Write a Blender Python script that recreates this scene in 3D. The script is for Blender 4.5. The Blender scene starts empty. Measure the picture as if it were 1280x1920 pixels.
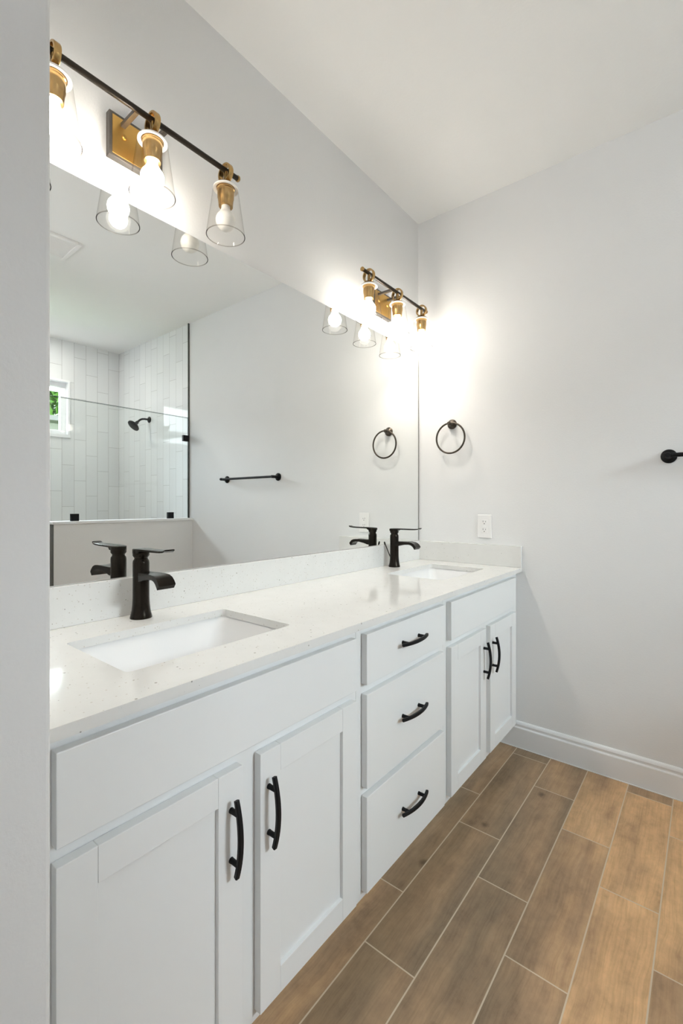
import bpy, bmesh, math, random
from mathutils import Vector, Matrix

C = bpy.context.scene.collection
SC = bpy.context.scene
PI = math.pi
random.seed(7)

# ------------------------------------------------------------------ camera, world, lights, exposure
H = 2.769                      # ceiling height
cam_data = bpy.data.cameras.new('camera')
cam = bpy.data.objects.new('camera', cam_data)
C.objects.link(cam)
cam.location = (1.2822, -2.2828, 1.1885)
cam.rotation_euler = (PI / 2, 0, 0.6783)
cam_data.sensor_fit = 'HORIZONTAL'
cam_data.sensor_width = 36.0
cam_data.lens = 854.93 / 1280 * 36.0
cam_data.shift_y = -16.1 / 1280
cam_data.clip_start = 0.01
SC.camera = cam

SC.view_settings.view_transform = 'Standard'
SC.view_settings.look = 'None'
SC.view_settings.gamma = 1.0
SC.view_settings.use_curve_mapping = False
SC.view_settings.exposure = 1.06
SC.cycles.use_denoising = True
SC.cycles.max_bounces = 14
SC.cycles.diffuse_bounces = 6
SC.cycles.glossy_bounces = 6
SC.cycles.transparent_max_bounces = 20
SC.cycles.sample_clamp_indirect = 6.0

BULB_STRENGTH = 29.0
DOWNLIGHT_W = 2.9            # an LED bulb throws most of its light out of its tip
world = bpy.data.worlds.new('sky')
SC.world = world
world.use_nodes = True
wn = world.node_tree
bg = wn.nodes['Background']
bg.inputs['Strength'].default_value = 3.4
wtc = wn.nodes.new('ShaderNodeTexCoord')
wsep = wn.nodes.new('ShaderNodeSeparateXYZ')
wr = wn.nodes.new('ShaderNodeValToRGB')
wr.color_ramp.elements[0].position = 0.45
wr.color_ramp.elements[0].color = (0.55, 0.56, 0.55, 1)
wr.color_ramp.elements[1].position = 0.75
wr.color_ramp.elements[1].color = (0.80, 0.90, 1.0, 1)
wma = wn.nodes.new('ShaderNodeMath'); wma.operation = 'MULTIPLY_ADD'
wma.inputs[1].default_value = 0.5; wma.inputs[2].default_value = 0.5
wn.links.new(wtc.outputs['Generated'], wsep.inputs[0])
wn.links.new(wsep.outputs['Z'], wma.inputs[0])
wn.links.new(wma.outputs[0], wr.inputs[0])
wn.links.new(wr.outputs[0], bg.inputs['Color'])


def area_light(name, loc, rot, sx, sy, energy, color, portal=False):
    d = bpy.data.lights.new(name, 'AREA')
    d.shape = 'RECTANGLE'; d.size = sx; d.size_y = sy
    d.energy = energy; d.color = color
    if portal:
        d.cycles.is_portal = True
    o = bpy.data.objects.new(name, d); C.objects.link(o)
    o.location = loc; o.rotation_euler = rot
    return o

# daylight of the bedroom behind the camera, and added skylight for the shower window
area_light('bedroom_daylight', (1.7, -4.65, 1.55), (-PI / 2, 0, PI), 3.4, 1.9, 6.0, (0.78, 0.90, 1.0))
# unseen panel added high outside, strengthening the sky's light through the shower window
area_light('sky_panel', (9.0, -0.3, 5.4), (0, PI / 2 - 0.53, 0), 4.0, 7.0, 3000.0, (0.86, 0.94, 1.0))
area_light('window_portal', (3.70, -0.93, 2.10), (0, PI / 2, 0), 0.55, 0.92, 1.0, (1, 1, 1), portal=True)
# unseen fill light added behind the camera to brighten the ceiling and right side
area_light('bounce_fill', (1.75, -2.70, 1.80), Vector((0.58, 0.50, 0.62)).to_track_quat('-Z', 'Y').to_euler(), 0.5, 0.5, 8.0, (0.94, 0.97, 1.0))

# ------------------------------------------------------------------ materials
class NT:
    def __init__(self, name):
        self.m = bpy.data.materials.new(name); self.m.use_nodes = True
        self.t = self.m.node_tree; self.t.nodes.clear()
        self.out = self.t.nodes.new('ShaderNodeOutputMaterial')
    def n(self, typ, **kw):
        x = self.t.nodes.new('ShaderNode' + typ)
        for k, v in kw.items():
            setattr(x, k, v)
        return x
    def l(self, a, b):
        self.t.links.new(a, b)
    def math(self, op, a, b=None, c=None):
        x = self.n('Math', operation=op)
        for i, v in enumerate((a, b, c)):
            if v is None: continue
            if isinstance(v, (int, float)): x.inputs[i].default_value = v
            else: self.l(v, x.inputs[i])
        return x.outputs[0]
    def mix(self, fac, a, b, blend='MIX'):
        x = self.n('Mix', data_type='RGBA', blend_type=blend)
        for i, v in ((0, fac), (6, a), (7, b)):
            if isinstance(v, (int, float)): x.inputs[i].default_value = v
            elif isinstance(v, tuple): x.inputs[i].default_value = (*v, 1) if len(v) == 3 else v
            else: self.l(v, x.inputs[i])
        return x.outputs[2]
    def pos(self):
        g = self.n('NewGeometry'); s = self.n('SeparateXYZ'); self.l(g.outputs['Position'], s.inputs[0])
        return g.outputs['Position'], s.outputs
    def comb(self, x, y, z):
        c = self.n('CombineXYZ')
        for i, v in enumerate((x, y, z)):
            if isinstance(v, (int, float)): c.inputs[i].default_value = v
            else: self.l(v, c.inputs[i])
        return c.outputs[0]
    def noise(self, vec, scale, detail=3, rough=0.5):
        x = self.n('TexNoise'); x.inputs['Scale'].default_value = scale
        x.inputs['Detail'].default_value = detail; x.inputs['Roughness'].default_value = rough
        if vec is not None: self.l(vec, x.inputs['Vector'])
        return x.outputs['Fac']
    def ramp(self, fac, stops):
        r = self.n('ValToRGB'); e = r.color_ramp.elements
        while len(e) < len(stops): e.new(0.5)
        for el, (p, c) in zip(e, stops):
            el.position = p; el.color = (*c, 1)
        self.l(fac, r.inputs[0]); return r.outputs[0]
    def bump(self, h, strength, dist=0.002):
        b = self.n('Bump'); b.inputs['Strength'].default_value = strength; b.inputs['Distance'].default_value = dist
        self.l(h, b.inputs['Height']); return b.outputs[0]
    def bsdf(self, color, rough=0.5, metal=0.0, normal=None, ior=1.45, spec=0.5):
        p = self.n('BsdfPrincipled')
        for k, v in (('Base Color', color), ('Roughness', rough), ('Metallic', metal)):
            if isinstance(v, (int, float)): p.inputs[k].default_value = v
            elif isinstance(v, tuple): p.inputs[k].default_value = (*v, 1)
            else: self.l(v, p.inputs[k])
        p.inputs['IOR'].default_value = ior
        p.inputs['Specular IOR Level'].default_value = spec
        if normal is not None: self.l(normal, p.inputs['Normal'])
        self.l(p.outputs[0], self.out.inputs[0])
        return p


def lin(r, g, b):
    f = lambda c: (c / 255) / 12.92 if c / 255 <= 0.04045 else ((c / 255 + 0.055) / 1.055) ** 2.4
    return (f(r), f(g), f(b))


def painted(name, rgb, rough=0.6, peel=0.0, scale=110.0, spec=0.4):
    t = NT(name); pos, _ = t.pos()
    n = t.noise(pos, 3.0, 2)
    c = t.mix(n, tuple(v * 0.985 for v in rgb), tuple(min(1, v * 1.015) for v in rgb))
    nm = None
    if peel:
        nm = t.bump(t.noise(pos, scale, 4, 0.6), peel, 0.003)
    t.bsdf(c, rough, 0, nm, spec=spec)
    return t.m


M = {}
M['wall'] = painted('wall_paint', (0.785, 0.785, 0.785), 0.65, 0.18, 130)
M['ceil'] = painted('ceiling_paint', (0.89, 0.89, 0.88), 0.8, 0.12, 90)
M['trim'] = painted('trim_paint', (0.84, 0.85, 0.86), 0.35)
M['cab'] = painted('cabinet_paint', (0.775, 0.785, 0.785), 0.38)
M['ceramic'] = painted('white_ceramic', (0.76, 0.76, 0.76), 0.08, spec=0.6)
M['plastic'] = painted('white_plastic', (0.86, 0.85, 0.84), 0.3)
M['slot'] = painted('dark_slot', (0.10, 0.10, 0.10), 0.5)
M['gasket'] = painted('frosted_glass_collar', (0.92, 0.90, 0.87), 0.35)
M['vinyl'] = painted('white_vinyl', (0.9, 0.91, 0.92), 0.35)


def metal(name, rgb, rough, metallic=1.0, var=0.15, spec=0.5):
    t = NT(name); pos, _ = t.pos()
    n = t.noise(pos, 60, 3)
    c = t.mix(n, tuple(v * (1 - var) for v in rgb), tuple(v * (1 + var) for v in rgb))
    t.bsdf(c, rough, metallic, spec=spec)
    return t.m


M['black'] = metal('matte_black_metal', (0.006, 0.006, 0.007), 0.5, 0.0, spec=0.25)
M['bronze'] = metal('dark_bronze', (0.020, 0.016, 0.012), 0.2, 0.75, spec=0.35)
M['bronze_rough'] = metal('dark_bronze_satin', (0.075, 0.062, 0.05), 0.36, 0.85)
M['bar'] = metal('blackened_bronze', (0.035, 0.028, 0.022), 0.3, 0.6)
M['plate_edge'] = metal('bronze_plate_edge', (0.13, 0.118, 0.105), 0.4, 0.7)
M['arm'] = metal('bronze_arm', (0.10, 0.09, 0.08), 0.42, 0.6)
M['brass'] = metal('aged_brass', (0.50, 0.32, 0.13), 0.26, 1.0)
M['brass_face'] = metal('satin_brass', (0.72, 0.44, 0.13), 0.38, 1.0, 0.06)
M['steel'] = metal('brushed_nickel', (0.6, 0.6, 0.6), 0.25)
M['edge_metal_and_shade'] = metal('dark_tile_trim_and_shade', (0.10, 0.10, 0.09), 0.4, 0.8)  # metal of the tile edge, also the painted shade on the half wall's end
M['mirror_edge'] = metal('mirror_edge', (0.30, 0.30, 0.28), 0.3, 0.5)


def thin_glass(name, tint, ior=1.45, edge=(0.6, 0.6, 0.6), edge_amt=0.5):
    t = NT(name)
    fr = t.n('Fresnel'); fr.inputs['IOR'].default_value = ior
    lw = t.n('LayerWeight'); lw.inputs['Blend'].default_value = 0.25
    pos, _ = t.pos()
    n = t.noise(pos, 8, 1)
    base = t.mix(n, tint, tuple(min(1, v * 1.005) for v in tint))
    col = t.mix(t.math('MULTIPLY', lw.outputs['Facing'], edge_amt), base, edge)
    tr = t.n('BsdfTransparent'); t.l(col, tr.inputs[0])
    gl = t.n('BsdfGlossy'); gl.inputs['Roughness'].default_value = 0.02
    mx = t.n('MixShader'); t.l(fr.outputs[0], mx.inputs[0]); t.l(tr.outputs[0], mx.inputs[1]); t.l(gl.outputs[0], mx.inputs[2])
    t.l(mx.outputs[0], t.out.inputs[0])
    return t.m


def shade_glass():
    t = NT('lamp_shade_glass'); pos, _ = t.pos()
    lw = t.n('LayerWeight'); lw.inputs['Blend'].default_value = 0.15
    f = t.math('POWER', lw.outputs['Facing'], 2.2)
    tr = t.n('BsdfTransparent'); t.l(t.mix(f, t.mix(t.noise(pos, 8, 1), (0.985, 0.98, 0.97), (0.99, 0.985, 0.975)), (0.30, 0.29, 0.28)), tr.inputs[0])
    gl = t.n('BsdfGlossy'); gl.inputs['Roughness'].default_value = 0.03
    mx = t.n('MixShader'); t.l(t.math('ADD', 0.03, t.math('MULTIPLY', f, 0.25)), mx.inputs[0]); t.l(tr.outputs[0], mx.inputs[1]); t.l(gl.outputs[0], mx.inputs[2])
    t.l(mx.outputs[0], t.out.inputs[0])
    return t.m


M['glass'] = thin_glass('shower_glass', (0.97, 0.985, 0.98), 1.35)
M['glass_edge'] = thin_glass('shower_glass_edge', (0.74, 0.78, 0.77), 1.3)
M['pane'] = thin_glass('window_glass', (0.97, 0.98, 0.98), 1.3)
M['shade'] = shade_glass()
M['shade_rim'] = thin_glass('lamp_shade_rim', (0.86, 0.84, 0.82), 1.2, (0.75, 0.73, 0.70), 0.4)


def mirror_mat():
    t = NT('silvered_mirror'); pos, _ = t.pos()
    c = t.mix(t.noise(pos, 2, 1), (0.935, 0.95, 0.94), (0.94, 0.955, 0.945))
    t.bsdf(c, 0.0, 1.0)
    return t.m
M['mirror'] = mirror_mat()


def bulb_mat(lit):
    t = NT('lit_bulb' if lit else 'unlit_bulb'); pos, _ = t.pos()
    if lit:
        e = t.n('Emission'); e.inputs['Strength'].default_value = BULB_STRENGTH
        t.l(t.mix(t.noise(pos, 20, 1), (1.0, 0.94, 0.84), (1.0, 0.95, 0.86)), e.inputs[0])
        t.l(e.outputs[0], t.out.inputs[0])
    else:
        t.bsdf(t.mix(t.noise(pos, 20, 1), (0.86, 0.84, 0.80), (0.88, 0.86, 0.82)), 0.35)
    return t.m
M['bulb_on'] = bulb_mat(True)
M['bulb_off'] = bulb_mat(False)


def emit(name, rgb, s):
    t = NT(name); pos, _ = t.pos()
    e = t.n('Emission'); e.inputs['Strength'].default_value = s
    t.l(t.mix(t.noise(pos, 20, 1), rgb, tuple(v * 1.01 for v in rgb)), e.inputs[0])
    t.l(e.outputs[0], t.out.inputs[0])
    return t.m
M['diffuser'] = emit('downlight_diffuser', (1.0, 0.97, 0.9), 110.0)


def quartz():
    t = NT('speckled_quartz'); pos, _ = t.pos()
    base = t.mix(t.noise(pos, 18, 4, 0.65), (0.70, 0.695, 0.675), (0.77, 0.765, 0.745))
    for scale, thr, prob, col in ((75, 0.20, 0.72, (0.30, 0.28, 0.25)), (140, 0.26, 0.66, (0.55, 0.51, 0.46)), (45, 0.085, 0.7, (0.20, 0.19, 0.17))):
        v = t.n('TexVoronoi'); v.inputs['Scale'].default_value = scale; t.l(pos, v.inputs['Vector'])
        sp = t.n('SeparateColor'); t.l(v.outputs['Color'], sp.inputs[0])
        a = t.math('LESS_THAN', v.outputs['Distance'], t.math('MULTIPLY', sp.outputs[1], thr))
        b = t.math('GREATER_THAN', sp.outputs[0], prob)
        base = t.mix(t.math('MULTIPLY', t.math('MULTIPLY', a, b), 0.85), base, col)
    t.bsdf(base, 0.09, spec=0.5)
    return t.m
M['quartz'] = quartz()


def floor_mat():
    t = NT('wood_look_floor_tile'); pos, s = t.pos()
    PW, PL = 0.1540, 0.600
    ux = t.math('DIVIDE', t.math('SUBTRACT', s[0], 0.4005), PW)
    i = t.math('FLOOR', ux); fu = t.math('FRACT', ux)
    vy = t.math('DIVIDE', t.math('SUBTRACT', t.math('ADD', s[1], 0.479), t.math('MULTIPLY', i, 0.4)), PL)
    j = t.math('FLOOR', vy); fv = t.math('FRACT', vy)
    du = t.math('MULTIPLY', t.math('MINIMUM', fu, t.math('SUBTRACT', 1.0, fu)), PW)
    dv = t.math('MULTIPLY', t.math('MINIMUM', fv, t.math('SUBTRACT', 1.0, fv)), PL)
    d = t.math('MINIMUM', du, dv)
    grout = t.math('LESS_THAN', d, 0.0019)
    wn_ = t.n('TexWhiteNoise', noise_dimensions='2D'); t.l(t.comb(i, j, 0), wn_.inputs['Vector'])
    rs = t.n('SeparateColor'); t.l(wn_.outputs['Color'], rs.inputs[0])
    lit_tone = t.math('FRACT', t.math('MULTIPLY', t.math('SINE', t.math('ADD', t.math('ADD', t.math('MULTIPLY', i, 2.26091486), t.math('MULTIPLY', j, 2.21956048)), 5.20382168)), 97.3))  # seed picked so planks in the vanity's shadow come out grey, lit ones warm
    r2 = rs.outputs[1]
    off = t.math('MULTIPLY', r2, 37.0)
    # grain runs along y
    warp = t.noise(t.comb(t.math('ADD', s[0], off), t.math('MULTIPLY', s[1], 0.8), off), 6, 3)
    gv2 = t.comb(t.math('ADD', t.math('ADD', s[0], off), t.math('MULTIPLY', warp, 0.035)), t.math('MULTIPLY', s[1], 0.035), off)
    fine = t.noise(gv2, 170, 5, 0.68)
    streak = t.noise(t.comb(t.math('ADD', t.math('ADD', s[0], off), t.math('MULTIPLY', warp, 0.03)), t.math('MULTIPLY', s[1], 0.16), off), 26, 3, 0.55)
    broad = t.noise(t.comb(t.math('ADD', s[0], off), t.math('MULTIPLY', s[1], 0.5), off), 9, 4, 0.6)
    patch = t.noise(t.comb(t.math('ADD', s[0], off), t.math('MULTIPLY', s[1], 0.75), off), 30, 4, 0.7)
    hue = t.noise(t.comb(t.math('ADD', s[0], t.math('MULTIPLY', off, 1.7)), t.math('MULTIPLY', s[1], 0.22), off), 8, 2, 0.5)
    mot = t.math('ADD', t.math('ADD', t.math('MULTIPLY', broad, 0.42), t.math('MULTIPLY', streak, 0.28)), t.math('MULTIPLY', patch, 0.30))
    base = t.ramp(mot, [(0.30, lin(172, 148, 124)), (0.45, lin(214, 187, 157)), (0.57, lin(234, 205, 171)), (0.72, lin(244, 222, 194))])
    tone = t.ramp(t.math('ADD', lit_tone, t.math('MULTIPLY', t.math('SUBTRACT', hue, 0.5), 1.5)), [(0.1, lin(174, 170, 163)), (0.5, lin(204, 194, 182)), (0.95, lin(255, 238, 212))])  # grey for shade and warm for lamplight, painted into the plank colour
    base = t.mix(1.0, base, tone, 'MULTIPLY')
    grn = t.ramp(fine, [(0.30, (0.78, 0.76, 0.74)), (0.55, (1, 1, 1)), (0.8, (1.05, 1.04, 1.02))])
    base = t.mix(0.8, base, grn, 'MULTIPLY')
    # a few knots
    vk = t.n('TexVoronoi'); vk.inputs['Scale'].default_value = 5.0
    t.l(t.comb(t.math('ADD', t.math('MULTIPLY', s[0], 1.25), off), t.math('MULTIPLY', s[1], 0.85), off), vk.inputs['Vector'])
    kd = t.math('ADD', vk.outputs['Distance'], t.math('MULTIPLY', t.math('SUBTRACT', t.noise(pos, 45, 2), 0.5), 0.09))
    kn = t.n('MapRange'); kn.inputs['From Min'].default_value = 0.02; kn.inputs['From Max'].default_value = 0.11
    kn.inputs['To Min'].default_value = 0.75; kn.inputs['To Max'].default_value = 0.0
    t.l(kd, kn.inputs['Value'])
    base = t.mix(kn.outputs[0], base, lin(84, 63, 46))
    col = t.mix(grout, base, lin(214, 198, 174))
    hgt = t.math('SUBTRACT', t.math('MULTIPLY', fine, 0.15), grout)
    t.bsdf(col, t.math('ADD', 0.33, t.math('MULTIPLY', grout, 0.4)), 0, t.bump(hgt, 0.35, 0.0012), spec=0.45)
    return t.m
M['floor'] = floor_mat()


def wall_tile(name, axis):
    t = NT(name); pos, s = t.pos()
    TW, TL = 0.1095, 0.405
    u = s[1] if axis == 'y' else t.math('SUBTRACT', s[0], 3.596)
    ux = t.math('DIVIDE', u, TW); i = t.math('FLOOR', ux); fu = t.math('FRACT', ux)
    sh = t.math('FRACT', t.math('MULTIPLY', i, 0.372))
    vz = t.math('ADD', t.math('DIVIDE', s[2], TL), sh); j = t.math('FLOOR', vz); fv = t.math('FRACT', vz)
    du = t.math('MULTIPLY', t.math('MINIMUM', fu, t.math('SUBTRACT', 1.0, fu)), TW)
    dv = t.math('MULTIPLY', t.math('MINIMUM', fv, t.math('SUBTRACT', 1.0, fv)), TL)
    d = t.math('MINIMUM', du, dv)
    g = t.math('LESS_THAN', d, 0.0017)
    w = t.n('TexWhiteNoise', noise_dimensions='2D'); t.l(t.comb(i, j, 0), w.inputs['Vector'])
    c = t.mix(w.outputs['Value'], (0.80, 0.81, 0.82), (0.86, 0.87, 0.875))
    c = t.mix(g, c, (0.47, 0.47, 0.47))
    t.bsdf(c, t.math('ADD', 0.03, t.math('MULTIPLY', g, 0.5)), 0, t.bump(t.math('SUBTRACT', 1.0, g), 0.3, 0.001), ior=1.6, spec=0.6)
    return t.m
M['tile_far'] = wall_tile('stacked_wall_tile_far', 'y')
M['tile_back'] = wall_tile('stacked_wall_tile_back', 'x')


def leaf_mat():
    t = NT('leaves'); pos, _ = t.pos()
    c = t.ramp(t.noise(pos, 2.5, 3), [(0.3, (0.05, 0.16, 0.015)), (0.55, (0.16, 0.36, 0.05)), (0.75, (0.32, 0.52, 0.12))])
    t.bsdf(c, 0.5)
    return t.m
M['leaf'] = leaf_mat()
M['bark'] = painted('bark', (0.12, 0.09, 0.06), 0.9, 0.4, 30)
M['siding'] = painted('grey_siding', (0.36, 0.36, 0.34), 0.8, 0.2, 20)
M['roofing'] = painted('grey_shingle_roof', (0.16, 0.155, 0.15), 0.9, 0.5, 40)
M['lawn'] = painted('lawn', (0.10, 0.18, 0.05), 0.95, 0.5, 40)

# ------------------------------------------------------------------ mesh helpers
def new_bm():
    return bmesh.new()


def add_box(bm, x0, x1, y0, y1, z0, z1, bev=0.0, seg=2):
    b = bmesh.new()
    bmesh.ops.create_cube(b, size=1.0)
    for v in b.verts:
        v.co = Vector((x0 + (v.co.x + .5) * (x1 - x0), y0 + (v.co.y + .5) * (y1 - y0), z0 + (v.co.z + .5) * (z1 - z0)))
    if bev:
        bmesh.ops.bevel(b, geom=list(b.edges), offset=bev, segments=seg, profile=0.5, affect='EDGES')
    merge(bm, b)


def merge(bm, b):
    me = bpy.data.meshes.new('tmp'); b.to_mesh(me); b.free()
    bm.from_mesh(me); bpy.data.meshes.remove(me)


def frame_of(axis):
    a = Vector(axis).normalized()
    u = a.orthogonal().normalized()
    return a, u, a.cross(u)


def add_lathe(bm, prof, origin=(0, 0, 0), axis=(0, 0, 1), seg=40, cap=True):
    """prof: list of (radius, height along the axis)."""
    o = Vector(origin); a, u, w = frame_of(axis)
    rings = []
    for r, h in prof:
        if r < 1e-6:
            rings.append([bm.verts.new(o + a * h)])
        else:
            rings.append([bm.verts.new(o + a * h + (u * math.cos(2 * PI * k / seg) + w * math.sin(2 * PI * k / seg)) * r) for k in range(seg)])
    for A, B in zip(rings, rings[1:]):
        for k in range(seg):
            k2 = (k + 1) % seg
            if len(A) == 1 and len(B) == 1: continue
            if len(A) == 1: bm.faces.new((A[0], B[k], B[k2]))
            elif len(B) == 1: bm.faces.new((A[k], A[k2], B[0]))
            else: bm.faces.new((A[k], A[k2], B[k2], B[k]))
    if cap:
        for R_ in (rings[0], rings[-1]):
            if len(R_) > 2: bm.faces.new(R_)


def add_cyl(bm, p0, p1, r, r2=None, seg=24):
    p0 = Vector(p0); d = Vector(p1) - p0
    add_lathe(bm, [(r, 0), (r if r2 is None else r2, d.length)], p0, d, seg)


def add_tube(bm, pts, r, seg=14, closed=False):
    pts = [Vector(p) for p in pts]; n = len(pts); rings = []
    up = None
    for k, p in enumerate(pts):
        if closed: d = pts[(k + 1) % n] - pts[k - 1]
        else: d = pts[min(k + 1, n - 1)] - pts[max(k - 1, 0)]
        d.normalize()
        if up is None: up = d.orthogonal().normalized()
        up = (up - d * up.dot(d)).normalized(); w = d.cross(up)
        rr = r[k] if isinstance(r, (list, tuple)) else r
        rings.append([bm.verts.new(p + (up * math.cos(2 * PI * q / seg) + w * math.sin(2 * PI * q / seg)) * rr) for q in range(seg)])
    pairs = list(zip(rings, rings[1:])) + ([(rings[-1], rings[0])] if closed else [])
    for A, B in pairs:
        for q in range(seg):
            bm.faces.new((A[q], A[(q + 1) % seg], B[(q + 1) % seg], B[q]))
    if not closed:
        bm.faces.new(rings[0]); bm.faces.new(rings[-1])


def add_loft(bm, loops, cap0=True, cap1=True):
    R_ = [[bm.verts.new(p) for p in L] for L in loops]
    n = len(R_[0])
    for A, B in zip(R_, R_[1:]):
        for k in range(n):
            bm.faces.new((A[k], A[(k + 1) % n], B[(k + 1) % n], B[k]))
    if cap0: bm.faces.new(R_[0])
    if cap1: bm.faces.new(R_[-1])


def rrect(x0, x1, y0, y1, r, z, n=6):
    out = []
    for cx, cy, a0 in ((x1 - r, y1 - r, 0), (x0 + r, y1 - r, 90), (x0 + r, y0 + r, 180), (x1 - r, y0 + r, 270)):
        for k in range(n + 1):
            a = math.radians(a0 + 90 * k / n)
            out.append(Vector((cx + r * math.cos(a), cy + r * math.sin(a), z)))
    return out


def obj(name, bm, mat, parent=None, smooth=None, **props):
    """link bm (built in world coordinates) as ONE mesh object under parent."""
    bmesh.ops.recalc_face_normals(bm, faces=bm.faces)
    me = bpy.data.meshes.new(name)
    o = bpy.data.objects.new(name, me); C.objects.link(o)
    if parent is not None:
        root = parent
        while root.parent is not None: root = root.parent
        bmesh.ops.translate(bm, verts=bm.verts, vec=-Vector(root.location))
        o.parent = parent
    bm.to_mesh(me); bm.free()
    me.materials.append(mat)
    if smooth is not None:
        for p in me.polygons: p.use_smooth = True
        me.set_sharp_from_angle(angle=math.radians(smooth))
    for k, v in props.items(): o[k] = v
    return o


def thing(name, loc, label, cat, group=None):
    o = bpy.data.objects.new(name, None); C.objects.link(o)
    o.empty_display_size = 0.05
    o.location = loc; o['label'] = label; o['category'] = cat
    if group: o['group'] = group
    return o


def struct(name, bm, mat, parent=None, smooth=None):
    o = obj(name, bm, mat, parent, smooth)
    if parent is None: o['kind'] = 'structure'
    return o


def box_struct(name, mat, *b, bev=0.0, parent=None):
    bm = new_bm(); add_box(bm, *b, bev=bev)
    return struct(name, bm, mat, parent)


# ------------------------------------------------------------------ the room
XW = 3.596           # far tiled wall of the shower
XP = 2.24            # face of the shower's half wall
LY = -2.072          # vanity side of the partition
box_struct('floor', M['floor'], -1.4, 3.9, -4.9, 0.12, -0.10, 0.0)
box_struct('ceiling', M['ceil'], -1.4, 3.9, -4.9, 0.12, H, H + 0.1)
box_struct('wall_mirror', M['wall'], -0.12, 0.0, LY, 0.12, 0.0, H)
bm = new_bm(); add_box(bm, 0.0, 2.29, 0.0, 0.12, 0.0, H); struct('wall_back', bm, M['wall'])
box_struct('wall_shower_back', M['tile_back'], 2.29, XW + 0.12, 0.0, 0.12, 0.0, H)
# far shower wall with the window opening
WY0, WY1, WZ0, WZ1 = -1.39, -0.477, 1.825, 2.385
bm = new_bm()
for b in ((-1.50, 0.0, 0.0, WZ0), (-1.50, 0.0, WZ1, H), (-1.50, WY0, WZ0, WZ1), (WY1, 0.0, WZ0, WZ1)):
    add_box(bm, XW, XW + 0.12, *b)
struct('wall_shower_far', bm, M['tile_far'])
box_struct('wall_shower_near', M['tile_back'], XP, XW + 0.12, -1.62, -1.50, 0.0, H)
box_struct('wall_hall', M['wall'], XP, XP + 0.12, -2.2, -1.62, 0.0, H)
# left partition beside the vanity: its end is what stands at the photo's left edge
bm = new_bm(); add_box(bm, -1.28, 0.659, LY - 0.128, LY, 0.0, H, bev=0.006, seg=3); struct('wall_left', bm, M['wall'])
box_struct('wall_entry', M['wall'], 1.85, XP + 0.12, -2.2 , -2.2 + 0.128, 0.0, H)
# the bedroom behind the camera
box_struct('wall_bedroom_left', M['wall'], -1.4, -1.28, -4.9, LY, 0.0, H)
box_struct('wall_bedroom_right', M['wall'], 3.716, 3.9, -4.9, -1.62, 0.0, H)
box_struct('wall_bedroom_rear', M['wall'], -1.28, 3.716, -4.9, -4.78, 0.0, H)

# baseboard on the back wall, moulded top
def baseboard(name, x0, x1, y):
    prof = [(0.0, 0.0), (-0.015, 0.0), (-0.015, 0.093), (-0.0135, 0.0965), (-0.0095, 0.0995), (-0.0095, 0.106), (-0.0115, 0.109), (-0.0115, 0.113), (-0.009, 0.120), (-0.005, 0.1245), (0.0, 0.125)]
    bm_ = new_bm()
    add_loft(bm_, [[Vector((x, y + py, pz)) for py, pz in prof] for x in (x0, x1)])
    struct(name, bm_, M['trim'])
baseboard('baseboard_back', 0.47, XP, 0.0)
# pale caulk line where the floor meets the baseboard
box_struct('trim_1', M['trim'], 0.47, XP, -0.0185, -0.015, 0.0, 0.003)

# half wall of the shower with its cap, the dark metal edge of the tiling, and a painted end shade
PE = -1.082
bm = new_bm(); add_box(bm, XP, XP + 0.115, PE, 0.0, 0.0, 1.043)
struct('wall_shower_half', bm, M['wall'])
box_struct('trim_2', M['trim'], XP - 0.012, XP + 0.127, PE - 0.012, 0.0, 1.043, 1.062, bev=0.003)
box_struct('trim_3', M['edge_metal_and_shade'], XP + 0.045, XP + 0.055, -0.012, 0.0, 1.062, H)
box_struct('wall_end_shade', M['edge_metal_and_shade'], XP + 0.003, XP + 0.115, PE - 0.006, PE, 0.0, 1.043)  # dark sheet over the half wall's end, standing for its shade

# window in the far shower wall
win = bpy.data.objects.new('window_1', None); C.objects.link(win); win.location = (XW, (WY0 + WY1) / 2, WZ0); win['kind'] = 'structure'
bm = new_bm()
for b in ((WY0, WY1, WZ0, WZ0 + 0.03), (WY0, WY1, WZ1 - 0.02, WZ1), (WY0, WY0 + 0.02, WZ0 + .03, WZ1 - .02), (WY1 - 0.02, WY1, WZ0 + .03, WZ1 - .02)):
    add_box(bm, XW - 0.012, XW + 0.12, *b, bev=0.002)
obj('window_casing', bm, M['vinyl'], win)
bm = new_bm()
y0, y1, z0, z1 = WY0 + .02, WY1 - .02, WZ0 + .03, WZ1 - .02
for b in ((y0, y1, z0, z0 + .045), (y0, y1, z1 - .045, z1), (y0, y0 + .045, z0 + .045, z1 - .045), (y1 - .045, y1, z0 + .045, z1 - .045)):
    add_box(bm, XW + 0.05, XW + 0.10, *b, bev=0.003)
obj('window_sash', bm, M['vinyl'], win)
bm = new_bm(); add_box(bm, XW + 0.072, XW + 0.078, y0 + .045, y1 - .045, z0 + .045, z1 - .045)
obj('pane', bm, M['pane'], win)

# ------------------------------------------------------------------ vanity cabinets
XF, XD = 0.544, 0.564        # face frame, door fronts


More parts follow.
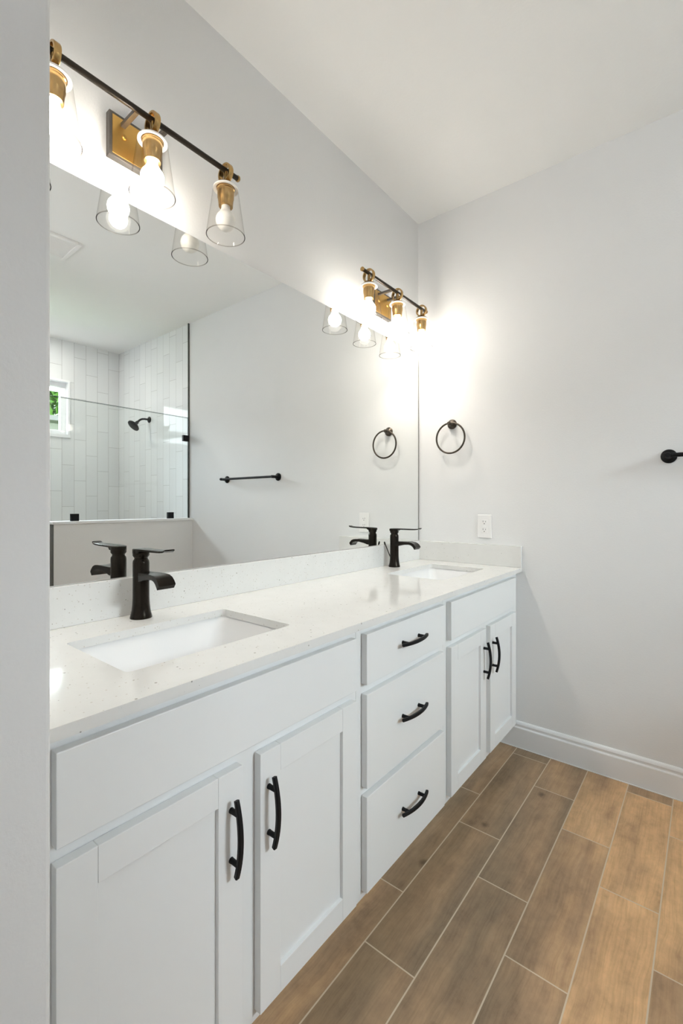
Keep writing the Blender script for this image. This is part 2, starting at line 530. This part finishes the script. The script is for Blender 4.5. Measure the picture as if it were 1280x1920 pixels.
def handle(parent, centre, along):
    """arched bar pull on two posts; along = 'z' or 'y'."""
    bm_ = new_bm(); cx, cy, cz = centre
    L, n = 0.075, 14
    loops = []
    for k in range(n + 1):
        s = -1 + 2 * k / n
        out = 0.0335 - 0.0125 * s * s                  # distance of the outer face from the door
        nx = -0.0125 * 2 * s / L                      # slope
        tn = Vector((1, -nx)).normalized()
        th = 0.0085
        w = 0.0055 - 0.0008 * s * s
        sec = []
        for a, b in ((0, -w * .7), (0, w * .7), (-th * .3, w), (-th, w * .8), (-th, -w * .8), (-th * .3, -w)):
            px = XD + out + a * tn.x
            q = s * L + a * tn.y
            sec.append(Vector((px, cy + b, cz + q)) if along == 'z' else Vector((px, cy + q, cz + b)))
        loops.append(sec)
    add_loft(bm_, loops)
    for s in (-0.048, 0.048):
        p0 = (XD, cy, cz + s) if along == 'z' else (XD, cy + s, cz)
        p1 = (XD + 0.024, cy, cz + s) if along == 'z' else (XD + 0.024, cy + s, cz)
        add_lathe(bm_, [(0.0058, 0), (0.0052, 0.006), (0.0052, 0.024)], p0, (1, 0, 0), 16)
    return obj('handle', bm_, M['black'], parent, 35)


def shaker_door(parent, y0, y1, z0, z1, hy):
    bm_ = new_bm(); S = 0.057; b = 0.0009
    add_box(bm_, XF + 0.001, XD, y0, y0 + S, z0, z1, bev=b)
    add_box(bm_, XF + 0.001, XD, y1 - S, y1, z0, z1, bev=b)
    add_box(bm_, XF + 0.001, XD, y0 + S + .0003, y1 - S - .0003, z0, z0 + S, bev=b)
    add_box(bm_, XF + 0.001, XD, y0 + S + .0003, y1 - S - .0003, z1 - S, z1, bev=b)
    add_box(bm_, XF + 0.002, XD - 0.009, y0 + S - .004, y1 - S + .004, z0 + S - .004, z1 - S + .004)
    d = obj('door', bm_, M['cab'], parent)
    handle(d, (XD, hy, 0.548), 'z')
    return d


def slab(name, parent, y0, y1, z0, z1, hz=None):
    bm_ = new_bm(); add_box(bm_, XF + 0.001, XD, y0, y1, z0, z1, bev=0.0014, seg=2)
    d = obj(name, bm_, M['cab'], parent)
    if hz is not None: handle(d, (XD, (y0 + y1) / 2, hz), 'y')
    return d


def cabinet(name, y0, y1, label, group=None):
    t = thing(name, (0.27, (y0 + y1) / 2, 0.0), label, 'cabinet', group)
    bm_ = new_bm()
    add_box(bm_, XF - 0.02, XF, y0, y1, 0.115, 0.855, bev=0.0006)                  # face frame
    add_box(bm_, 0.002, XF - 0.02, y0, y0 + 0.014, 0.115, 0.855)
    add_box(bm_, 0.002, XF - 0.02, y1 - 0.014, y1, 0.115, 0.855)
    add_box(bm_, 0.002, XF - 0.02, y0 + .014, y1 - .014, 0.115, 0.129)
    add_box(bm_, 0.002, 0.012, y0 + .014, y1 - .014, 0.129, 0.855)
    obj('body', bm_, M['cab'], t)
    bm_ = new_bm(); add_box(bm_, 0.04, XF - 0.075, y0, y1, 0.0, 0.115)
    obj('toe_kick', bm_, M['cab'], t)
    return t


YA, YB = -1.306, -0.7915
cl = cabinet('sink_cabinet', LY + 0.002, YA - 0.0004, 'white sink cabinet under the left basin, nearest the camera, with two shaker doors', 'vanity sink cabinets')
slab('false_front', cl, -2.034, -1.329, 0.697, 0.8345)
shaker_door(cl, -2.034, -1.703, 0.135, 0.671, -1.731)
shaker_door(cl, -1.657, -1.329, 0.135, 0.671, -1.634)
cm_ = cabinet('drawer_cabinet', YA + 0.0004, YB - 0.0004, 'white middle cabinet with three flat drawers stacked one above the other')
slab('drawer', cm_, -1.282, -0.818, 0.697, 0.8345, 0.770)
slab('drawer', cm_, -1.282, -0.818, 0.417, 0.671, 0.549)
slab('drawer', cm_, -1.282, -0.818, 0.134, 0.394, 0.269)
cr = cabinet('sink_cabinet', YB + 0.0004, -0.0015, 'white sink cabinet in the far corner under the right basin, with two shaker doors', 'vanity sink cabinets')
slab('false_front', cr, -0.765, -0.062, 0.697, 0.8345)
shaker_door(cr, -0.765, -0.437, 0.135, 0.671, -0.463)
shaker_door(cr, -0.391, -0.062, 0.135, 0.671, -0.366)

# ------------------------------------------------------------------ countertop with two sink openings
ZT, ZB, XC = 0.8763, 0.8565, 0.574
SINKS = ((-1.664, 'left'), (-0.372, 'right'))
SX0, SX1, SHY = 0.163, 0.447, 0.213
ct = thing('countertop', (0.287, -1.036, ZB), 'long white speckled quartz vanity top holding both basins and faucets', 'countertop')
bm = new_bm()
def ring_edges(pts):
    vs = [bm.verts.new(p) for p in pts]
    return [bm.edges.new((vs[k], vs[(k + 1) % len(vs)])) for k in range(len(vs))]
edges = ring_edges([Vector((0.001, LY + 0.001, ZT)), Vector((XC, LY + 0.001, ZT)), Vector((XC, -0.001, ZT)), Vector((0.001, -0.001, ZT))])
for yc, _ in SINKS:
    edges += ring_edges(rrect(SX0, SX1, yc - SHY, yc + SHY, 0.013, ZT))
bmesh.ops.triangle_fill(bm, use_beauty=True, use_dissolve=False, edges=edges)
bm.normal_update()
ret = bmesh.ops.extrude_face_region(bm, geom=list(bm.faces))
bmesh.ops.translate(bm, verts=[v for v in ret['geom'] if isinstance(v, bmesh.types.BMVert)], vec=(0, 0, ZB - ZT))
obj('slab', bm, M['quartz'], ct)
ZS = 0.9803
def splash(name, label, *b):
    t = thing(name, ((b[0] + b[1]) / 2, (b[2] + b[3]) / 2, b[4]), label, 'backsplash', 'quartz backsplash strips')
    bm_ = new_bm(); add_box(bm_, *b, bev=0.0012); obj('strip', bm_, M['quartz'], t)
splash('backsplash', 'long low speckled quartz backsplash strip under the bottom edge of the mirror', 0.001, 0.020, LY + 0.001, -0.0205, ZT + .0002, ZS)
splash('backsplash', 'short speckled quartz backsplash strip below the outlet, against the right hand wall', 0.001, XC, -0.0200, -0.001, ZT + .0002, ZS)


def sink(yc, label):
    t = thing('sink', ((SX0 + SX1) / 2, yc, ZB), label, 'sink', 'undermount sinks')
    bm_ = new_bm()
    x0, x1, y0, y1 = SX0 - .004, SX1 + .004, yc - SHY - .004, yc + SHY + .004
    lp = [rrect(x0 - .018, x1 + .018, y0 - .018, y1 + .018, .035, ZB - .0005), rrect(x0, x1, y0, y1, .028, ZB - .0005)]
    for f, z, r in ((.006, -.012, .03), (.022, -.050, .035), (.042, -.095, .04), (.055, -.118, .045), (.075, -.130, .05), (.10, -.1335, .03)):
        lp.append(rrect(x0 + f, x1 - f, y0 + f * 1.35, y1 - f * 1.35, r, ZB + z))
    add_loft(bm_, lp, cap0=False, cap1=True)
    # outer skin so that the bowl has thickness
    add_loft(bm_, [rrect(x0 - .018, x1 + .018, y0 - .018, y1 + .018, .035, ZB - .0005), rrect(x0 - .018, x1 + .018, y0 - .018, y1 + .018, .035, ZB - .012),
                   rrect(x0 - .008, x1 + .008, y0 - .008, y1 + .008, .035, ZB - .016), rrect(x0 + .04, x1 - .04, y0 + .05, y1 - .05, .04, ZB - .146)], cap0=False, cap1=True)
    obj('bowl', bm_, M['ceramic'], t, 50)
    bm_ = new_bm()
    add_lathe(bm_, [(0.0, 0.003), (0.018, 0.003), (0.021, 0.0015), (0.022, -0.004)], ((SX0 + SX1) / 2, yc, ZB - .1335), (0, 0, 1), 32, cap=False)
    obj('drain', bm_, M['bronze'], t, 40)


sink(SINKS[0][0], 'white rectangular undermount basin nearest the camera, in the left end of the countertop')
sink(SINKS[1][0], 'white rectangular undermount basin at the far corner end of the countertop')


def faucet(yc, label, rod):
    X = 0.072
    t = thing('faucet', (X, yc, ZT), label, 'faucet', 'bronze sink faucets')
    z = ZT
    bm_ = new_bm()
    add_lathe(bm_, [(0.0, 0), (.0285, 0), (.0285, .003), (.0262, .012), (.0240, .022), (.0226, .036), (.0215, .055), (.0213, .100), (.0213, .150), (.0205, .156), (.0175, .160), (.0175, .162), (0.0, .162)], (X, yc, z), (0, 0, 1), 40, cap=False)
    body = obj('body', bm_, M['bronze'], t, 40)
    # spout: wide trough curving down at its lip
    bm_ = new_bm(); loops = []
    for x, zt, th, w in ((.000, .126, .024, .016), (.022, .126, .024, .017), (.045, .1265, .018, .018), (.070, .1272, .0145, .0195), (.092, .1272, .013, .021),
                         (.107, .1255, .0135, .022), (.119, .1205, .014, .0228), (.128, .1120, .0135, .0232), (.1335, .1035, .011, .0235)):
        bz = zt - th
        dx = 0.0 if x < .095 else (x - .095) * .22
        loops.append([Vector((X + x - dx, yc - w, z + bz)), Vector((X + x - dx, yc + w, z + bz)), Vector((X + x, yc + w, z + zt)),
                      Vector((X + x, yc + w * .55, z + zt - .0015)), Vector((X + x, yc - w * .55, z + zt - .0015)), Vector((X + x, yc - w, z + zt))])
    add_loft(bm_, loops)
    bmesh.ops.recalc_face_normals(bm_, faces=bm_.faces)
    obj('spout', bm_, M['bronze'], t, 30)
    # lever head
    bm_ = new_bm()
    add_lathe(bm_, [(0.0, .162), (.0165, .162), (.0172, .164), (.0213, .170), (.0213, .184), (.0205, .1865), (0.0, .1865)], (X, yc, z), (0, 0, 1), 40, cap=False)
    loops = []
    for x, zt, th, w in ((-.0205, .1875, .010, .013), (-.012, .189, .013, .0185), (.0, .1895, .014, .0200), (.018, .190, .0125, .0192), (.025, .190, .0064, .0187), (.05, .190, .006, .0175), (.09, .190, .0058, .0160), (.120, .1905, .0056, .0150), (.136, .192, .0052, .0145), (.144, .195, .0035, .014)):
        loops.append([Vector((X + x, yc - w, z + zt - th)), Vector((X + x, yc + w, z + zt - th)), Vector((X + x, yc + w, z + zt - .001)), Vector((X + x, yc + w * .8, z + zt)), Vector((X + x, yc - w * .8, z + zt)), Vector((X + x, yc - w, z + zt - .001))])
    add_loft(bm_, loops)
    obj('lever', bm_, M['bronze'], t, 35)
    if rod:
        bm_ = new_bm()
        add_cyl(bm_, (X - .012, yc - .006, z + .03), (X - .045, yc - .012, z + .108), .0022)
        add_lathe(bm_, [(0.0, 0), (.0035, .001), (.0045, .008), (.003, .018), (0, .019)], (X - .045, yc - .012, z + .104), (-.3, -.05, .9), 16, cap=False)
        obj('lift_rod', bm_, M['bronze'], t, 40)


faucet(-1.655, 'dark bronze single lever faucet behind the basin nearest the camera', False)
faucet(-0.365, 'dark bronze single lever faucet near the corner, with a thin lift rod behind it', True)

# ------------------------------------------------------------------ mirror
MT = 2.036
mt = thing('wall_mirror_panel', (0.003, -1.04, ZS), 'large frameless mirror filling the wall above the vanity backsplash', 'mirror')
bm = new_bm(); add_box(bm, 0.001, 0.0055, LY + 0.001, -0.0108, ZS + .001, MT); obj('glass_backing', bm, M['mirror_edge'], mt)
bm = new_bm(); add_box(bm, 0.0056, 0.0066, LY + 0.001, -0.0108, ZS + .001, MT); obj('mirror_glass', bm, M['mirror'], mt)
bm = new_bm(); add_box(bm, 0.001, 0.0078, -0.0105, -0.0046, ZS + .001, MT); obj('edge_strip', bm, M['mirror_edge'], mt)

# ------------------------------------------------------------------ vanity lights
def vanity_light(yc, B, spacing, label, lit):
    X = 0.105
    t = thing('vanity_light', (0.0, yc, B), label, 'wall light', 'three bulb vanity lights')
    bm_ = new_bm(); add_box(bm_, 0.001, 0.021, yc - .077, yc + .077, B - .095, B + .026, bev=0.0012)
    bp = obj('back_plate', bm_, M['plate_edge'], t, label='dark bronze edged back plate')
    bm_ = new_bm(); add_box(bm_, 0.021, 0.0225, yc - .069, yc + .069, B - .087, B + .018, bev=0.0005)
    obj('plate_face', bm_, M['brass_face'], bp, label='satin brass plate face')
    for q in (-.037, .037):
        bm_ = new_bm()
        add_lathe(bm_, [(.007, 0), (.007, .002), (.0055, .0045), (0, .006)], (.0225, yc + q, B - .029), (1, 0, 0), 20)
        obj('plate_screw', bm_, M['brass_face'], bp, 40)
    for s in (-1, 1):
        bm_ = new_bm(); add_box(bm_, 0.022, X, yc + s * .041 - .0065, yc + s * .041 + .0065, B - .0055, B + .0055, bev=0.001)
        obj('support_arm', bm_, M['arm'], t)
    bm_ = new_bm(); add_cyl(bm_, (X, yc - .284, B), (X, yc + .284, B), .0078)
    bar = obj('bar', bm_, M['bar'], t, 40)
    for s in (-1, 1):
        bm_ = new_bm(); add_lathe(bm_, [(.0078, 0), (.0095, .001), (.0095, .006), (.006, .010), (0, .011)], (X, yc + s * .284, B), (0, s, 0), 20)
        obj('finial', bm_, M['brass'], bar, 40)
    for k, on in zip((-1, 0, 1), lit):
        y = yc + k * spacing
        bm_ = new_bm()
        add_lathe(bm_, [(.0235, -.008), (.0285, -.008), (.0295, -.0065), (.0295, .0065), (.0285, .008), (.0235, .008), (.0228, .0), (.0235, -.008)], (X, y, B - .010), (0, 1, 0), 40, cap=False)
        obj('ring', bm_, M['brass'], t, 40)
        bm_ = new_bm()
        add_lathe(bm_, [(.0, -.004), (.0065, -.004), (.0065, -.030), (.010, -.036), (.014, -.040), (.025, -.044), (.031, -.050), (.031, -.053), (.0, -.053)], (X, y, B), (0, 0, 1), 32, cap=False)
        cap_ = obj('cap', bm_, M['brass'], t, 40)
        bm_ = new_bm()
        add_lathe(bm_, [(.0, -.0535), (.028, -.0535), (.0275, -.062), (.0255, -.064), (.0252, -.088), (.0238, -.091), (.0215, -.114), (.0195, -.1145), (.0, -.110)], (X, y, B), (0, 0, 1), 32, cap=False)
        obj('socket', bm_, M['brass'], cap_, 40)
        bm_ = new_bm()
        add_lathe(bm_, [(.029, -.0535), (.0355, -.0535), (.0380, -.056), (.0385, -.0605), (.0350, -.0605), (.029, -.058), (.029, -.0535)], (X, y, B), (0, 0, 1), 40, cap=False)
        sh = None
        bmg = new_bm()
        add_lathe(bmg, [(.0380, -.0605), (.0400, -.070), (.0440, -.100), (.0520, -.155), (.0592, -.2045)], (X, y, B), (0, 0, 1), 48, cap=False)
        sh = obj('glass_shade', bmg, M['shade'], t, 60)
        obj('collar', bm_, M['gasket'], sh, 40)
        bm_ = new_bm()
        add_tube(bm_, [(X + .0583 * math.cos(a), y + .0583 * math.sin(a), B - .2050) for a in [2 * PI * q / 48 for q in range(48)]], .0013, 8, closed=True)
        obj('shade_rim', bm_, M['shade_rim'], sh, 60)
        bm_ = new_bm(); Rb = .0305
        prof = [(.0, -.112), (.0130, -.112), (.0135, -.120), (.0165, -.128), (.0215, -.136)]
        zc = -.1575
        for q in range(0, 11):
            a = math.radians(44 - 134 * q / 10)
            prof.append((Rb * math.cos(a), zc + Rb * math.sin(a)))
        prof[-1] = (0.0, zc - Rb)
        add_lathe(bm_, prof, (X, y, B), (0, 0, 1), 28, cap=False)
        obj('bulb', bm_, M['bulb_on'] if on else M['bulb_off'], t, 60, label='lit frosted bulb' if on else 'unlit white frosted bulb')
        if on:
            ld = bpy.data.lights.new('bulb_light', 'SPOT')
            ld.energy = DOWNLIGHT_W; ld.color = (1.0, 0.925, 0.82)
            ld.spot_size = math.radians(138); ld.spot_blend = 1.0; ld.shadow_soft_size = 0.026
            lo = bpy.data.objects.new('bulb_light', ld); C.objects.link(lo)
            lo.parent = t; lo.location = Vector((X, y, B - .192)) - Vector(t.location)
    return t


vanity_light(-1.640, 2.230, 0.241, 'brass and black three bulb wall light nearest the camera, its third bulb unlit', (True, True, False))
vanity_light(-0.390, 2.211, 0.238, 'brass and black three bulb wall light in the far corner, all bulbs lit', (True, True, True))

# ------------------------------------------------------------------ things on the back wall
tr_ = thing('towel_ring', (0.208, 0.0, 1.613), 'round dark bronze towel ring on the wall right of the mirror', 'towel ring')
bm = new_bm(); add_lathe(bm, [(.0, .001), (.026, .001), (.026, .006), (.023, .009), (.013, .014), (.0095, .022), (.0095, .047), (.007, .050), (0, .0505)], (0.208, 0, 1.613), (0, -1, 0), 36, cap=False)
obj('wall_post', bm, M['bronze_rough'], tr_, 40)
bm = new_bm(); add_tube(bm, [(0.215 + .080 * math.sin(a), -.040, 1.535 + .080 * math.cos(a)) for a in [2 * PI * q / 64 for q in range(64)]], .0048, 14, closed=True)
obj('ring', bm, M['bronze_rough'], tr_, 60)

tb = thing('towel_bar', (1.45, 0.0, 1.380), 'straight black towel bar on the back wall, cut off by the photo edge', 'towel bar')
bx0, bx1 = 1.155, 1.748
for x in (bx0, bx1):
    bm = new_bm(); add_lathe(bm, [(.0, .001), (.028, .001), (.028, .007), (.025, .010), (.013, .016), (.0105, .024), (.0105, .066), (.009, .071), (0, .072)], (x, 0, 1.380), (0, -1, 0), 36, cap=False)
    obj('wall_post', bm, M['black'], tb, 40)
bm = new_bm(); add_cyl(bm, (bx0 - .012, -.060, 1.380), (bx1 + .012, -.060, 1.380), .0085); obj('bar', bm, M['black'], tb, 40)

ot = thing('outlet', (0.387, 0.0, 1.071), 'white wall outlet with two sockets above the end of the countertop', 'outlet')
oy = 0.387; oz = 1.071
bm = new_bm(); add_box(bm, oy - .0365, oy + .0365, -.0065, -.0005, oz - .0595, oz + .0595, bev=0.0025, seg=3); obj('cover_plate', bm, M['plastic'], ot)
bm = new_bm(); add_box(bm, oy - .0170, oy + .0170, -.0085, -.0064, oz - .0335, oz + .0335, bev=0.001); ins = obj('insert', bm, M['plastic'], ot)
for dz in (-.020, .020):
    bm = new_bm()
    for dx, h in ((-.0065, .0045), (.0065, .0035)):
        add_box(bm, oy + dx - .0011, oy + dx + .0011, -.0089, -.0084, oz + dz + .001, oz + dz + .001 + 2 * h)
    add_lathe(bm, [(.0026, 0), (.0026, .0005), (0, .0005)], (oy, -.0084, oz + dz - .006), (0, -1, 0), 16)
    obj('socket_slots', bm, M['slot'], ins)
bm = new_bm()
add_box(bm, oy - .008, oy + .008, -.0095, -.0084, oz - .0045, oz - .0005, bev=0.0004)
add_box(bm, oy - .008, oy + .008, -.0095, -.0084, oz + .0005, oz + .0045, bev=0.0004)
obj('test_buttons', bm, M['plastic'], ins)

# ------------------------------------------------------------------ shower seen in the mirror
XG = XP + 0.052
sg = thing('shower_glass', (XG, -0.53, 1.062), 'clear fixed glass panel standing on the shower half wall, seen in the mirror', 'glass panel')
bm = new_bm(); add_box(bm, XG - .005, XG + .005, PE, -.012, 1.066, 1.936); gp = obj('panel', bm, M['glass'], sg)
bm = new_bm(); add_box(bm, XG - .0052, XG + .0052, PE, -.012, 1.936, 1.9415); obj('top_edge', bm, M['glass_edge'], gp)
bm = new_bm(); add_box(bm, XG - .0052, XG + .0052, -.012, -.007, 1.066, 1.9415); obj('wall_edge', bm, M['glass_edge'], gp)
for y, z in ((-.93, 1.088), (-.18, 1.088), (-.036, 1.757)):
    bm = new_bm()
    w = .026
    add_box(bm, XG - .013, XG + .013, y - w, y + w, z - w, z + w, bev=0.0015)
    obj('clip', bm, M['black'], sg)

hx = 2.968
sh_ = thing('showerhead', (hx, 0.0, 2.0), 'black round shower head on a bent arm on the tiled wall, seen in the mirror', 'shower head')
bm = new_bm(); add_lathe(bm, [(.0, .001), (.030, .001), (.030, .006), (.022, .012), (.011, .016), (0, .016)], (hx, 0, 2.002), (0, -1, 0), 32, cap=False); obj('flange', bm, M['black'], sh_, 40)
pts = [(hx, -.006, 2.002), (hx, -.05, 2.002), (hx, -.075, 1.998), (hx, -.095, 1.988), (hx, -.110, 1.974), (hx, -.125, 1.958)]
bm = new_bm(); add_tube(bm, pts, .0095, 14); obj('arm', bm, M['black'], sh_, 60)
ax = Vector((0, -.72, -.72)).normalized()
bm = new_bm(); add_lathe(bm, [(.0, -.004), (.014, -.004), (.016, .008), (.014, .016), (.022, .024), (.050, .040), (.058, .048), (.058, .058), (.054, .061), (0, .060)], Vector((hx, -.122, 1.961)), ax, 36, cap=False)
obj('head', bm, M['black'], sh_, 40)

vt = thing('ceiling_vent', (1.83, -1.23, H), 'square white louvred vent on the bathroom ceiling, seen in the mirror', 'vent')
vx0, vx1, vy0, vy1 = 1.70, 1.96, -1.36, -1.11
bm = new_bm()
for b in ((vx0, vx1, vy0, vy0 + .025), (vx0, vx1, vy1 - .025, vy1), (vx0, vx0 + .025, vy0 + .025, vy1 - .025), (vx1 - .025, vx1, vy0 + .025, vy1 - .025)):
    add_box(bm, *b, H - .016, H - .0005, bev=0.003)
obj('frame', bm, M['plastic'], vt)
bm = new_bm()
for k in range(11):
    x = vx0 + .03 + k * .0195
    loops = [[Vector((x, yy, H - .004)), Vector((x + .002, yy, H - .004)), Vector((x + .012, yy, H - .013)), Vector((x + .010, yy, H - .013))] for yy in (vy0 + .024, vy1 - .024)]
    add_loft(bm, loops)
obj('louvres', bm, M['plastic'], vt)

dl = thing('recessed_light', (3.11, -0.94, H), 'round recessed light in the shower ceiling, mirrored as a bright spot on tile', 'ceiling light')
bm = new_bm(); add_lathe(bm, [(.060, -.001), (.082, -.001), (.082, -.005), (.070, -.007), (.060, -.004), (.060, -.001)], (3.11, -.94, H), (0, 0, 1), 40, cap=False); obj('trim_ring', bm, M['plastic'], dl, 40)
bm = new_bm(); add_lathe(bm, [(.0, -.003), (.060, -.003), (.060, -.001), (0, -.001)], (3.11, -.94, H), (0, 0, 1), 40, cap=False); obj('diffuser', bm, M['diffuser'], dl, 40)

# ------------------------------------------------------------------ outside the shower window
box_struct('ground', M['lawn'], XW + 0.3, 24, -14, 16, -0.3, -0.05)
nh = thing('neighbor_house', (11.5, 2.0, -0.05), 'grey house with a low roof seen through the shower window in the mirror', 'house')
bm = new_bm()
for k in range(15):
    add_loft(bm, [[Vector((9.6, y, k * .2 - .05)), Vector((9.62, y, k * .2 + .15)), Vector((13, y, k * .2 + .15)), Vector((13, y, k * .2 - .05))] for y in (-4, 8)])
obj('wall', bm, M['siding'], nh)
bm = new_bm(); add_loft(bm, [[Vector((9.2, y, 2.9)), Vector((9.2, y, 3.0)), Vector((11.3, y, 3.35)), Vector((13.4, y, 3.0)), Vector((13.4, y, 2.9))] for y in (-4.3, 8.3)])
obj('roof', bm, M['roofing'], nh)
TX = 17.5
te = thing('tree', (TX, 3.6, -0.05), 'leafy green tree seen through the shower window in the mirror', 'tree')
bm = new_bm(); add_tube(bm, [(TX, 3.6, -.05), (TX - .05, 3.62, 1.5), (TX + .05, 3.55, 3.0), (TX, 3.6, 4.6)], [.22, .18, .14, .06], 12); obj('trunk', bm, M['bark'], te, 60)
bm = new_bm()
rnd = random.Random(3)
blobs = [(rnd.uniform(-1.6, 1.6), rnd.uniform(-3.6, 3.6), rnd.uniform(2.6, 6.4), rnd.uniform(.8, 1.3)) for _ in range(34)]
for bx, by, bz, br in blobs:
    for _ in range(420):
        d = Vector((rnd.gauss(0, 1), rnd.gauss(0, 1), rnd.gauss(0, 1))).normalized() * br * rnd.uniform(.75, 1.05)
        c = Vector((TX + bx, 3.6 + by, bz)) + d
        u = Vector((rnd.gauss(0, 1), rnd.gauss(0, 1), rnd.gauss(0, 1))).normalized()
        w = u.orthogonal().normalized(); s = rnd.uniform(.07, .13)
        bm.faces.new([bm.verts.new(c + u * s * 1.6), bm.verts.new(c + w * s), bm.verts.new(c - u * s * 1.6), bm.verts.new(c - w * s)])
obj('crown', bm, M['leaf'], te)
